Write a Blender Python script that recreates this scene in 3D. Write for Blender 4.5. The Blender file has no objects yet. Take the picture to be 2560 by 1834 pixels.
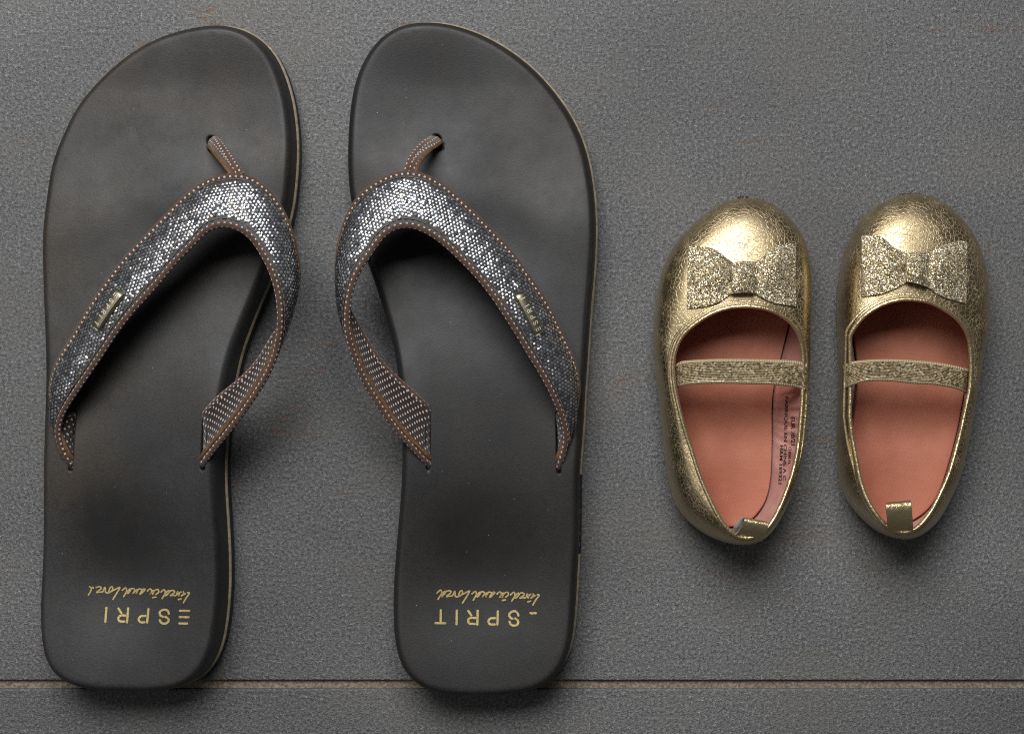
import bpy, math, random
import numpy as np
from mathutils import Vector, Matrix
from mathutils.bvhtree import BVHTree
from mathutils.geometry import delaunay_2d_cdt

random.seed(7)
rng = np.random.default_rng(7)
sc = bpy.context.scene
COL = sc.collection
R = math.radians

# ------------------------------------------------------------------ camera, light, exposure
D = 0.62                      # camera height above the tiles (metres)
PX = 6300.0                   # photograph pixels per metre on the floor
CX, CY = 1280.0, 917.0
cam = bpy.data.cameras.new('camera')
cam.sensor_width = 36
cam.lens = 36 * D / (2560 / PX)
cam.clip_start = 0.01
cam.clip_end = 20
camo = bpy.data.objects.new('camera', cam)
camo.location = (0, 0, D)
COL.objects.link(camo)
sc.camera = camo

world = bpy.data.worlds.new('World')
sc.world = world
world.use_nodes = True
bg = world.node_tree.nodes['Background']
bg.inputs[0].default_value = (0.90, 0.94, 1.0, 1)
bg.inputs[1].default_value = 0.045


def area(name, loc, target, sx, sy, power, col):
    l = bpy.data.lights.new(name, 'AREA')
    l.shape = 'RECTANGLE'
    l.size, l.size_y = sx, sy
    l.energy = power
    l.color = col
    o = bpy.data.objects.new(name, l)
    o.location = loc
    o.rotation_euler = (Vector(target) - Vector(loc)).to_track_quat('-Z', 'Y').to_euler()
    COL.objects.link(o)
    return o


area('window_light', (-0.13, 0.62, 0.96), (0, 0, 0), 0.72, 0.56, 15.0, (1.0, 0.995, 0.985))
area('room_fill', (-0.9, -0.1, 0.9), (0, 0, 0), 0.5, 0.5, 0.9, (1.0, 0.95, 0.88))  # added dim fill, stands in for light bounced by the unseen room

sc.view_settings.view_transform = 'Standard'
sc.view_settings.look = 'None'
sc.view_settings.exposure = 0
sc.view_settings.gamma = 1
sc.view_settings.use_curve_mapping = False
sc.cycles.use_denoising = False        # the fine grain of tile, foam and glitter survives better without it
sc.cycles.max_bounces = 8
sc.cycles.filter_width = 1.05


# ------------------------------------------------------------------ helpers
def W(px, py, z):
    """photograph pixel + height above the floor -> point in the place"""
    px, py, z = np.broadcast_arrays(np.asarray(px, float), np.asarray(py, float), np.asarray(z, float))
    s = (D - z) / D
    return np.stack([(px - CX) / PX * s, (CY - py) / PX * s, z], -1)


def to_px(p):
    s = D / (D - p[..., 2])
    return np.stack([CX + p[..., 0] * s * PX, CY - p[..., 1] * s * PX], -1)


def ss(a, b, x):
    t = np.clip((np.asarray(x, float) - a) / (b - a), 0, 1)
    return t * t * (3 - 2 * t)


def catmull(p, closed, K=24):
    p = np.asarray(p, float)
    n = len(p)
    if closed:
        q = np.concatenate([p[-1:], p, p[:2]])
        segs = n
    else:
        q = np.concatenate([2 * p[:1] - p[1:2], p, 2 * p[-1:] - p[-2:-1]])
        segs = n - 1
    t = np.linspace(0, 1, K, endpoint=False)[:, None]
    out = []
    for i in range(segs):
        a, b, c, d = q[i], q[i + 1], q[i + 2], q[i + 3]
        out.append(0.5 * ((2 * b) + (c - a) * t + (2 * a - 5 * b + 4 * c - d) * t ** 2 + (3 * b - a - 3 * c + d) * t ** 3))
    out = np.concatenate(out)
    if not closed:
        out = np.concatenate([out, p[-1:]])
    return out


def arclen(p):
    return np.concatenate([[0], np.cumsum(np.linalg.norm(np.diff(p, axis=0), axis=1))])


def resample(p, n, closed=False, dims=None):
    if closed:
        p = np.concatenate([p, p[:1]])
    s = arclen(p if dims is None else p[:, :dims])
    t = np.linspace(0, s[-1], n + 1 if closed else n)
    if closed:
        t = t[:-1]
    return np.stack([np.interp(t, s, p[:, k]) for k in range(p.shape[1])], -1)


def smooth(p, sig, closed=False):
    if sig <= 0:
        return p
    r = int(sig * 3) + 1
    k = np.exp(-0.5 * (np.arange(-r, r + 1) / sig) ** 2)
    k /= k.sum()
    if closed:
        q = np.concatenate([p[-r:], p, p[:r]])
    else:
        r2 = min(r, len(p) - 1)
        q = np.concatenate([np.repeat(2 * p[:1] - p[r2:r2 + 1], r - r2, 0), 2 * p[:1] - p[r2:0:-1], p,
                            2 * p[-1:] - p[-2:-r2 - 2:-1], np.repeat(2 * p[-1:] - p[-r2 - 1:-r2], r - r2, 0)])
    return np.stack([np.convolve(q[:, i], k, 'valid') for i in range(p.shape[1])], -1)


def thing(name, label, cat, loc, group=None):
    o = bpy.data.objects.new(name, None)
    o.empty_display_size = 0.02
    o.location = loc
    o['label'] = label
    o['category'] = cat
    if group:
        o['group'] = group
    COL.objects.link(o)
    return o


def root_loc(o):
    l = Vector((0, 0, 0))
    while o is not None:
        l += Vector(o.location)
        o = o.parent
    return l


def mesh(name, verts, faces, mat, parent=None, smooth_=True, uv=None, col=None, kind=None, label=None):
    me = bpy.data.meshes.new(name)
    v = np.asarray(verts, float)
    off = np.array(root_loc(parent)) if parent is not None else np.zeros(3)
    me.from_pydata((v - off).tolist(), [], [tuple(int(i) for i in f) for f in faces])
    me.materials.append(mat)
    if smooth_:
        me.polygons.foreach_set('use_smooth', [True] * len(me.polygons))
    if uv is not None:
        lay = me.uv_layers.new(name='UVMap')
        idx = np.zeros(len(me.loops), int)
        me.loops.foreach_get('vertex_index', idx)
        lay.data.foreach_set('uv', np.asarray(uv, float)[idx].ravel())
    if col is not None:
        ca = me.color_attributes.new('tint', 'FLOAT_COLOR', 'POINT')
        ca.data.foreach_set('color', np.asarray(col, float).ravel())
    me.update()
    o = bpy.data.objects.new(name, me)
    COL.objects.link(o)
    if parent is not None:
        o.parent = parent
    if kind:
        o['kind'] = kind
    if label:
        o['label'] = label
    return o


def grid_faces(nu, nv, close_u=False, flip=False, base=0):
    f = []
    for i in range(nu if close_u else nu - 1):
        a = i * nv
        b = ((i + 1) % nu) * nv
        for j in range(nv - 1):
            q = (base + a + j, base + b + j, base + b + j + 1, base + a + j + 1)
            f.append(q[::-1] if flip else q)
    return f


def tube(path, rad, nseg=10, closed=False, flat=1.0, updir=None, cap=True):
    """swept tube; returns verts, faces, uv in metres. flat squeezes along the second axis"""
    p = np.asarray(path, float)
    n = len(p)
    if closed:
        t = np.roll(p, -1, 0) - np.roll(p, 1, 0)
    else:
        t = np.gradient(p, axis=0)
    t /= np.linalg.norm(t, axis=1)[:, None] + 1e-12
    rad = np.broadcast_to(np.asarray(rad, float), (n,))
    a = np.zeros_like(p)
    if updir is not None:
        u = np.broadcast_to(np.asarray(updir, float), p.shape)
        a = u - (u * t).sum(1)[:, None] * t
        a /= np.linalg.norm(a, axis=1)[:, None]
    else:
        v = np.array([0, 0, 1.0])
        if abs(t[0] @ v) > .9:
            v = np.array([1.0, 0, 0])
        for i in range(n):
            v = v - (v @ t[i]) * t[i]
            v /= np.linalg.norm(v)
            a[i] = v
    b = np.cross(t, a)
    th = np.linspace(0, 2 * np.pi, nseg + 1)
    s = arclen(p)
    vs, uv = [], []
    for i in range(n):
        c = p[i] + rad[i] * (np.cos(th)[:, None] * a[i] * flat + np.sin(th)[:, None] * b[i])
        vs.append(c)
        uv.append(np.stack([np.full(nseg + 1, s[i]), th * rad[i]], -1))
    f = grid_faces(n, nseg + 1, close_u=closed)
    vs = np.concatenate(vs)
    uv = np.concatenate(uv)
    if cap and not closed:
        f.append(tuple(range(nseg))[::-1])
        f.append(tuple((n - 1) * (nseg + 1) + k for k in range(nseg)))
    return vs, f, uv


class Acc:
    def __init__(s):
        s.v, s.f, s.uv, s.c = [], [], [], []
        s.n = 0

    def add(s, v, f, uv=None, c=None):
        s.v.append(np.asarray(v))
        s.f += [tuple(i + s.n for i in q) for q in f]
        if uv is not None:
            s.uv.append(uv)
        if c is not None:
            s.c.append(c)
        s.n += len(v)

    def build(s, name, mat, parent, **kw):
        return mesh(name, np.concatenate(s.v), s.f, mat, parent,
                    uv=np.concatenate(s.uv) if s.uv else None, col=np.concatenate(s.c) if s.c else None, **kw)


def strokes(polys, width, fn, step=2.0, jag=0.0):
    """flat brush strokes in 2-D, mapped to 3-D by fn"""
    A = Acc()
    for pl in polys:
        pl = np.asarray(pl, float)
        d = catmull(pl, False, 8) if len(pl) > 2 else pl
        L = arclen(d)[-1]
        d = resample(d, max(3, int(L / step)))
        t = np.gradient(d, axis=0)
        t /= np.linalg.norm(t, axis=1)[:, None] + 1e-9
        nrm = np.stack([-t[:, 1], t[:, 0]], -1)
        d = np.concatenate([d[:1] - t[:1] * width * .32, d, d[-1:] + t[-1:] * width * .32])
        nrm = np.concatenate([nrm[:1], nrm, nrm[-1:]])
        w = np.full(len(d), width / 2)
        w[0] *= .55
        w[-1] *= .55
        w = w * (1 + jag * rng.uniform(-1, 1, len(d)))
        e = np.stack([d - nrm * w[:, None], d + nrm * w[:, None]], 1).reshape(-1, 2)
        A.add(fn(e), grid_faces(len(d), 2))
    return A


# ------------------------------------------------------------------ node helpers
class M:
    def __init__(s, name):
        s.m = bpy.data.materials.new(name)
        s.m.use_nodes = True
        s.nt = s.m.node_tree
        s.b = s.nt.nodes['Principled BSDF']

    def n(s, typ, ins=None, out=0, **props):
        nd = s.nt.nodes.new('ShaderNode' + typ)
        for k, v in props.items():
            setattr(nd, k, v)
        for k, v in (ins or {}).items():
            s.put(nd.inputs[k], v)
        return nd.outputs[out]

    def put(s, sock, v):
        if isinstance(v, bpy.types.NodeSocket):
            s.nt.links.new(v, sock)
        else:
            sock.default_value = v

    def set(s, **kw):
        for k, v in kw.items():
            s.put(s.b.inputs[k.replace('_', ' ')], v)
        return s.m

    def math(s, op, a, b=0.0, c=None):
        ins = {0: a, 1: b}
        if c is not None:
            ins[2] = c
        return s.n('Math', ins, operation=op)

    def ramp(s, f, stops):
        nd = s.nt.nodes.new('ShaderNodeValToRGB')
        s.put(nd.inputs[0], f)
        e = nd.color_ramp.elements
        while len(e) > len(stops):
            e.remove(e[-1])
        while len(e) < len(stops):
            e.new(0.5)
        for i, (p, c) in enumerate(stops):
            e[i].position = p
            e[i].color = c if len(c) == 4 else (*c, 1)
        return nd.outputs[0]

    def mix(s, f, a, b, blend='MIX'):
        nd = s.nt.nodes.new('ShaderNodeMix')
        nd.data_type = 'RGBA'
        nd.blend_type = blend
        s.put(nd.inputs[0], f)
        s.put(nd.inputs[6], a if not isinstance(a, tuple) or len(a) == 4 else (*a, 1))
        s.put(nd.inputs[7], b if not isinstance(b, tuple) or len(b) == 4 else (*b, 1))
        return nd.outputs[2]

    def noise(s, vec, scale, detail=2, rough=.5, dist=0, out=0):
        return s.n('TexNoise', {'Vector': vec, 'Scale': scale, 'Detail': detail, 'Roughness': rough, 'Distortion': dist}, out)

    def vor(s, vec, scale, feature='F1', out=0, rnd=1.0):
        return s.n('TexVoronoi', {'Vector': vec, 'Scale': scale, 'Randomness': rnd}, out, feature=feature)

    def obj(s):
        return s.n('TexCoord', out=3)

    def pos(s):
        return s.n('NewGeometry', out=0)

    def uv(s):
        return s.n('TexCoord', out=2)

    def map(s, vec, scale=(1, 1, 1), rot=(0, 0, 0), loc=(0, 0, 0)):
        return s.n('Mapping', {0: vec, 1: loc, 2: rot, 3: scale})

    def bump(s, h, strength, dist, normal=None):
        ins = {'Strength': strength, 'Distance': dist, 'Height': h}
        if normal is not None:
            ins['Normal'] = normal
        return s.n('Bump', ins)

    def sep(s, v):
        nd = s.nt.nodes.new('ShaderNodeSeparateXYZ')
        s.put(nd.inputs[0], v)
        return nd.outputs[0], nd.outputs[1], nd.outputs[2]


# ------------------------------------------------------------------ materials
def mat_tile():
    m = M('grey_stoneware')
    p = m.pos()
    g1 = m.noise(p, 800, 2, .68)
    g2 = m.noise(m.map(p, (1, 1.4, 1), loc=(3, 1, 0)), 1900, 1, .6)
    fl = m.noise(m.map(p, (1, 3.2, 1), loc=(7, 0, 0)), 150, 2, .6)
    bl = m.noise(m.map(p, (1, 1.4, 1), loc=(2, 5, 0)), 15, 2, .6)
    grain = m.math('ADD', m.math('MULTIPLY', g1, .55), m.math('MULTIPLY', g2, .45))
    c = m.ramp(grain, [(.34, (.022, .0226, .0235)), (.46, (.096, .0975, .100)), (.56, (.156, .157, .158)), (.70, (.44, .44, .425))])
    c = m.mix(m.math('MULTIPLY', m.ramp(fl, [(.35, (0, 0, 0)), (.65, (1, 1, 1))]), .35), c, (.130, .132, .135))
    c = m.mix(m.ramp(bl, [(.46, (0, 0, 0)), (.72, (.30, .30, .30))]), c, (.165, .152, .122), 'MIX')
    tone = m.noise(m.map(p, (.6, 1, 1), loc=(1, 9, 0)), 9, 2, .6)
    c = m.mix(.55, c, m.ramp(tone, [(.33, (.33, .335, .35)), (.7, (.70, .695, .69))]), 'OVERLAY')
    # rust flecks in thin horizontal strings
    cl = m.noise(m.map(p, loc=(.4, .7, 0)), 11, 2, .5)
    st = m.math('ADD', m.noise(m.map(p, (1, 4.5, 1), loc=(0, .013, 0)), 30, 2, .6), m.math('MULTIPLY', m.math('SUBTRACT', cl, .5), .55))
    rust = m.math('MULTIPLY', m.ramp(st, [(.64, (0, 0, 0)), (.74, (1, 1, 1))]), m.ramp(m.noise(p, 520, 1, .6), [(.53, (0, 0, 0)), (.61, (1, 1, 1))]))
    c = m.mix(m.math('MULTIPLY', rust, .7), c, (.16, .068, .028))
    h = m.math('ADD', g1, m.math('MULTIPLY', g2, .45))
    return m.set(Base_Color=c, Roughness=m.ramp(g2, [(.3, (.48,) * 3), (.7, (.75,) * 3)]), Normal=m.bump(h, 1.0, .0006))


def mat_grout():
    m = M('sandy_grout')
    p = m.pos()
    a = m.noise(p, 900, 3, .7)
    c = m.ramp(a, [(.3, (.11, .088, .06)), (.5, (.23, .19, .14)), (.7, (.37, .32, .25))])
    return m.set(Base_Color=c, Roughness=.9, Normal=m.bump(a, 1, .0008))


def mat_eva(name, k, br_col, seed):
    m = M(name)
    sc3 = lambda *q: tuple(x * k for x in q)
    p = m.pos()
    fine = m.noise(p, 1500, 1, .6)
    big = m.noise(m.map(p, (1, .8, 1), loc=(seed, 0, 0)), 26, 3, .65)
    mid = m.noise(m.map(p, loc=(4, 2, 0)), 60, 4, .68)
    c = m.ramp(big, [(.30, sc3(.013, .013, .0138)), (.5, sc3(.024, .024, .0248)), (.70, sc3(.035, .0345, .035))])
    br = m.noise(m.map(p, loc=(1 + seed, 8, 0)), 17, 2, .55)
    c = m.mix(m.ramp(br, [(.44, (0, 0, 0)), (.66, (.85,) * 3)]), c, br_col)
    c = m.mix(m.ramp(mid, [(.58, (0, 0, 0)), (.64, (.45,) * 3), (.70, (.1,) * 3)]), c, (.014, .012, .012))
    c = m.mix(.6, c, m.ramp(fine, [(.3, (.2,) * 3), (.7, (.8,) * 3)]), 'OVERLAY')
    wr = m.math('SUBTRACT', m.math('ADD', m.n('VertexColor', layer_name='tint'), m.math('ADD', m.math('MULTIPLY', big, 2.0), m.math('MULTIPLY', mid, .7))), 1.6)
    c = m.mix(m.math('MULTIPLY', m.ramp(wr, [(.0, (0, 0, 0)), (.70, (1, 1, 1))]), .80), c, (.0078, .0069, .0066))
    film = m.noise(m.map(p, (1.3, .8, 1), loc=(5 + seed, 3, 0)), 30, 5, .72, .05)
    c = m.mix(m.math('MULTIPLY', m.ramp(film, [(.46, (0, 0, 0)), (.72, (1, 1, 1))]), m.ramp(fine, [(.35, (.06,) * 3), (.65, (.42,) * 3)])), c, sc3(.058, .050, .042))
    dust = m.vor(p, 190, 'F1')
    c = m.mix(m.math('MULTIPLY', m.math('LESS_THAN', dust, m.math('MULTIPLY', m.math('SUBTRACT', big, .38), .16)), .8), c, (.36, .34, .31))
    ring = m.vor(m.map(p, loc=(.3, .1, 0)), 38, 'F1')
    r1 = m.math('MULTIPLY', m.math('LESS_THAN', m.math('ABSOLUTE', m.math('SUBTRACT', ring, .25)), .016), m.math('GREATER_THAN', mid, .53))
    c = m.mix(m.math('MULTIPLY', r1, .4), c, (.012, .010, .010))
    return m.set(Base_Color=c, Roughness=m.ramp(mid, [(.35, (.50,) * 3), (.65, (.58,) * 3)]), Normal=m.bump(m.math('ADD', fine, m.math('MULTIPLY', mid, .12)), .16, .0003))


def mat_plain(name, col, rough, metal=0.0, nscale=900, var=.3, bump=.3, bd=.0003):
    m = M(name)
    a = m.noise(m.pos(), nscale, 3, .6)
    c = m.ramp(a, [(.3, tuple(x * (1 - var) for x in col)), (.7, tuple(min(1, x * (1 + var)) for x in col))])
    return m.set(Base_Color=c, Roughness=rough, Metallic=metal, Normal=m.bump(a, bump, bd))


def dots(m, pu, pv, wu, wv):
    x, y, _ = m.sep(m.uv())
    u = m.math('DIVIDE', x, pu)
    v = m.math('DIVIDE', y, pv)

    def lat(o):
        a = m.math('ABSOLUTE', m.math('SUBTRACT', m.math('FRACT', m.math('ADD', u, o)), .5))
        b = m.math('ABSOLUTE', m.math('SUBTRACT', m.math('FRACT', m.math('ADD', v, o)), .5))
        return m.math('MULTIPLY', m.math('LESS_THAN', a, wu), m.math('LESS_THAN', b, wv))
    return m.math('MAXIMUM', lat(0.0), lat(.5))


def mat_dotted(name, pu, pv, wu, wv, base):
    m = M(name)
    d = dots(m, pu, pv, wu, wv)
    p = m.pos()
    a = m.noise(p, 700, 3, .6)
    brown = m.ramp(a, [(.3, tuple(x * .55 for x in base)), (.7, tuple(x * 1.35 for x in base))])
    white = m.ramp(m.noise(p, 1600, 2), [(.3, (.40, .36, .32)), (.6, (.70, .68, .66))])
    c = m.mix(d, brown, white)
    x, y, _ = m.sep(m.uv())
    wv_ = m.n('TexWave', {'Vector': m.uv(), 'Scale': 900.0, 'Distortion': 0.6}, 1)
    return m.set(Base_Color=c, Roughness=.85, Sheen_Weight=.25, Normal=m.bump(m.math('ADD', wv_, a), .5, .0003))


def mat_sequin():
    m = M('silver_sequin')
    vc = m.n('VertexColor', layer_name='tint')
    return m.set(Base_Color=vc, Metallic=.85, Roughness=.25)


def mat_gold(name, crack=True, k=1.0):
    m = M(name)
    p = m.obj()
    wob = m.noise(p, 300, 2, .5, out=1)
    pv = m.n('VectorMath', {0: p, 1: m.n('VectorMath', {0: wob, 1: (.0024, .0024, .0024)}, operation='MULTIPLY')}, operation='ADD')
    e1 = m.vor(pv, 610, 'DISTANCE_TO_EDGE')
    e2 = m.vor(pv, 1050, 'DISTANCE_TO_EDGE')
    fine = m.noise(p, 1500, 2, .6)
    big = m.noise(p, 60, 3, .6)
    base = m.ramp(big, [(.3, (.47, .370, .205)), (.7, (.58, .472, .290))])
    if crack:
        w = m.math('MULTIPLY', m.ramp(m.noise(p, 150, 3, .65), [(.34, (.15,) * 3), (.62, (.85,) * 3)]), 1.0)
        c1 = m.ramp(e1, [(.0, (1, 1, 1)), (.05, (0, 0, 0))])
        c2 = m.math('MULTIPLY', m.ramp(e2, [(.0, (1, 1, 1)), (.06, (0, 0, 0))]), m.ramp(m.noise(p, 130, 2), [(.42, (0,) * 3), (.6, (1,) * 3)]))
        cr = m.math('MULTIPLY', m.math('MAXIMUM', c1, c2), w)
        col = m.mix(cr, base, (.50, .37, .21))
        met = m.math('SUBTRACT', 1.0, m.math('MULTIPLY', cr, .85))
        h = m.math('SUBTRACT', m.math('MULTIPLY', fine, .22), m.math('MULTIPLY', m.math('MAXIMUM', c1, c2), .9))
        h = m.math('ADD', h, m.math('MULTIPLY', m.noise(p, 240, 1), .8))
        return m.set(Base_Color=col, Metallic=met, Roughness=m.math('ADD', .34, m.math('MULTIPLY', cr, .3)), Coat_Weight=.28, Coat_Roughness=.24, Normal=m.bump(h, .36, .00016))
    h = m.math('ADD', m.math('MULTIPLY', fine, .5), m.noise(p, 420, 2, .6))
    return m.set(Base_Color=base, Metallic=.8, Roughness=.33, Normal=m.bump(h, .8, .0004))


def mat_satin(name, lo, hi, fuzzy=0.0):
    m = M(name)
    p = m.obj()
    big = m.noise(p, 38, 2, .5)
    c = m.ramp(big, [(.32, lo), (.68, hi)])
    d1 = m.n('TexWave', {'Vector': m.map(p, rot=(0, 0, .6)), 'Scale': 620.0, 'Distortion': .4, 'Detail': 1.0}, 1)
    d2 = m.n('TexWave', {'Vector': m.map(p, rot=(0, 0, 2.1)), 'Scale': 620.0, 'Distortion': .4, 'Detail': 1.0}, 1)
    wv_ = m.math('MULTIPLY', d1, d2)
    c = m.mix(.16, c, m.ramp(wv_, [(.1, (.25,) * 3), (.7, (.85,) * 3)]), 'OVERLAY')
    h = m.math('ADD', m.math('MULTIPLY', wv_, .5), m.math('MULTIPLY', m.noise(p, 170, 3), 1.0 + fuzzy))
    return m.set(Base_Color=c, Roughness=.42, Sheen_Weight=.3, Sheen_Roughness=.4, Normal=m.bump(m.math('ADD', h, m.math('MULTIPLY', m.noise(p, 60, 2), 2.2)), .5, .0007))


def mat_glitter():
    m = M('gold_glitter')
    p = m.obj()
    v = m.n('TexVoronoi', {'Vector': p, 'Scale': 3000.0}, 1, feature='F1')
    nrm = m.n('NewGeometry', out=1)
    off = m.n('VectorMath', {0: v, 1: (.5, .5, .5)}, operation='SUBTRACT')
    off = m.n('VectorMath', {0: off, 1: (1.0, 1.0, .3)}, operation='MULTIPLY')
    nn = m.n('VectorMath', {0: m.n('VectorMath', {0: nrm, 1: off}, operation='ADD')}, operation='NORMALIZE')
    x, y, z = m.sep(v)
    c = m.ramp(z, [(.0, (.24, .155, .05)), (.40, (.40, .30, .13)), (.62, (.50, .43, .28)), (.95, (.78, .75, .64))])
    return m.set(Base_Color=c, Metallic=m.math('MULTIPLY', m.math('GREATER_THAN', x, .3), .7), Roughness=.3, Normal=nn)


def mat_elastic():
    m = M('gold_elastic')
    x, y, _ = m.sep(m.uv())
    edge = m.math('GREATER_THAN', m.math('ABSOLUTE', m.math('SUBTRACT', y, .5)), .395)
    uvm = m.n('CombineXYZ', {0: m.math('MULTIPLY', x, 1.0), 1: m.math('MULTIPLY', y, .0092), 2: 0.0})
    rib = m.n('TexWave', {'Vector': uvm, 'Scale': 330.0, 'Distortion': .2}, 1)
    yr = m.math('MULTIPLY', y, 15.0)
    row = m.math('FLOOR', yr)
    col_ = m.math('FLOOR', m.math('ADD', m.math('MULTIPLY', x, 1500.0), m.math('MULTIPLY', row, .5)))
    wn = m.n('TexWhiteNoise', {'Vector': m.n('CombineXYZ', {0: col_, 1: row, 2: 0.0})}, 1)
    a, b, c3 = m.sep(wn)
    fy = m.math('ABSOLUTE', m.math('SUBTRACT', m.math('FRACT', yr), .5))
    vd = m.math('MULTIPLY', fy, 1.4)
    cc = m.ramp(a, [(.0, (.22, .155, .075)), (.4, (.36, .275, .15)), (.75, (.47, .385, .24)), (1, (.66, .58, .43))])
    cc = m.mix(m.math('MULTIPLY', m.math('GREATER_THAN', fy, .36), .3), cc, (.10, .065, .025))
    c = m.mix(edge, cc, (.46, .36, .225))
    met = m.math('MULTIPLY', m.math('SUBTRACT', 1.0, edge), m.math('MULTIPLY', m.math('GREATER_THAN', b, .55), .7))
    h = m.math('ADD', m.math('MULTIPLY', m.math('MULTIPLY', edge, rib), .8), m.math('MULTIPLY', m.math('SUBTRACT', 1.0, edge), m.math('SUBTRACT', .6, vd)))
    return m.set(Base_Color=c, Metallic=met, Roughness=m.math('ADD', .35, m.math('MULTIPLY', edge, .4)), Normal=m.bump(h, .7, .0005))


TILE, GROUT = mat_tile(), mat_grout()
EVA_L = mat_eva('charcoal_foam', .90, (.036, .027, .019), 0)
EVA_R = mat_eva('black_foam', .62, (.021, .0165, .014), 3)
RAND = mat_plain('pale_rand', (.31, .255, .175), .7, nscale=500)
SOLE = mat_plain('black_rubber', (.016, .016, .019), .55)
DOTF = mat_dotted('dotted_lining', .0026, .0030, .135, .12, (.028, .014, .009))
DOTP = mat_dotted('dotted_piping', .0021, .0044, .17, .085, (.088, .040, .021))
OLIVE = mat_plain('brown_binding', (.13, .065, .028), .8, var=.5)
BAND = mat_plain('dark_band', (.035, .037, .045), .5)
SEQ = mat_sequin()
THREAD = mat_plain('tan_thread', (.20, .14, .065), .7, var=.5)
TAGM = mat_plain('brass_tag', (.40, .365, .26), .42, 1.0, nscale=600, var=.12, bump=.1)
TAGL = mat_plain('painted_glint', (.85, .80, .66), .5, .6, var=.05, bump=.0)  # glints of the engraved tag letters, put in as a paler colour
PRINT = mat_plain('gold_print', (.50, .385, .15), .45, .35, nscale=1300, var=.3)
SIDEL = mat_plain('side_print', (.20, .20, .20), .6)
GOLD, GOLDB = mat_gold('cracked_gold_leather'), mat_gold('gold_binding', False)
SATIN = mat_satin('coral_satin', (.385, .110, .054), (.535, .198, .120))
LINING = mat_satin('pink_lining', (.47, .165, .115), (.66, .36, .305), 1.5)
GLIT, ELAS = mat_glitter(), mat_elastic()
TAN = mat_plain('tan_sole', (.20, .12, .06), .8, var=.5)
INK = mat_plain('black_ink', (.02, .017, .017), .7)
GREYB = mat_plain('grey_backing', (.36, .355, .33), .8)
RUST = mat_plain('brown_crumbs', (.10, .04, .016), .9, var=.6)
DARK = mat_plain('dark_hole', (.006, .006, .006), .9)

# ------------------------------------------------------------------ floor
T = 0.60
GAP_TOP, GAP_BOT = (CY - 1699.5) / PX, (CY - 1721.0) / PX      # joint between the two rows of tiles in view
JW = GAP_TOP - GAP_BOT


def floor():
    bedz = -0.0019
    s = 1.4
    fl = mesh('floor', [(-s, -s, -.02), (s, -s, -.02), (s, s, -.02), (-s, s, -.02)], [(0, 1, 2, 3)], GROUT, smooth_=False, kind='structure')
    n = 60
    xs = np.linspace(-s, s, 3)
    mesh('grout', [(-s, -s, bedz), (s, -s, bedz), (s, s, bedz), (-s, s, bedz)], [(0, 1, 2, 3)], GROUT, fl, smooth_=False)
    # one bevelled tile, shared
    h, e = T / 2, .0005
    prof = [(0.0, -.010), (0.0, -.0006), (.00018, -.00018), (.0006, 0.0)]
    v, f = [], []
    for ins, z in prof:
        for sx, sy in ((-1, -1), (1, -1), (1, 1), (-1, 1)):
            v.append((sx * (h - ins), sy * (h - ins), z))
    for k in range(len(prof) - 1):
        for i in range(4):
            j = (i + 1) % 4
            f.append((k * 4 + i, k * 4 + j, k * 4 + 4 + j, k * 4 + 4 + i))
    f.append(tuple(len(v) - 4 + i for i in range(4)))
    me = None
    for row, (y0) in enumerate((GAP_TOP, GAP_BOT - T)):
        for c in (-1, 0, 1):
            x0 = -0.285 + c * (T + JW)
            if me is None:
                o = mesh('tile', v, f, TILE, fl, smooth_=False)
                me = o.data
            else:
                o = bpy.data.objects.new('tile', me)
                COL.objects.link(o)
                o.parent = fl
            o.location = (x0 + h, y0 + h, 0)


floor()

# ------------------------------------------------------------------ flip-flops
ZL = .0085
LEFT_OUT = [(109, 591, 0), (118, 480, 0), (129, 402, 0), (157, 329, 0), (187, 266, 0), (223, 221, 0), (271, 173, 0), (327, 129, 0), (382, 98, 0),
            (438, 78, 0), (493, 66, 0), (545, 62, .5), (585, 66, 1), (626, 79, 1), (663, 105, 1), (692, 138, 1), (711, 177, 1), (729, 229, 1),
            (740, 281, 1), (746, 332, 1), (748, 388, 1), (743, 461, 1), (737, 517, 1), (728, 554, 1), (706, 625, 1), (679, 701, 1), (655, 755, 1),
            (637, 803, 1), (618, 851, 1), (604, 895, 1), (593, 951, 1), (580, 1020, 1), (569, 1106, 1), (567, 1190, 1), (570, 1255, 1),
            (576, 1348, 1), (578, 1440, 1), (576, 1495, 1), (569, 1562, 1), (558, 1617, 1), (534, 1665, 1), (500, 1697, 1), (456, 1714, 1),
            (401, 1722, .6), (345, 1723, 0), (271, 1720, 0), (216, 1713, 0), (172, 1698, 0), (146, 1680, 0), (128, 1654, 0), (118, 1625, 0),
            (111, 1569, 0), (109, 1495, 0), (113, 1421, 0), (118, 1311, 0), (120, 1200, 0), (122, 1080, 0), (123, 969, 0), (121, 895, 0),
            (117, 821, 0), (111, 711, 0)]
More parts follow.
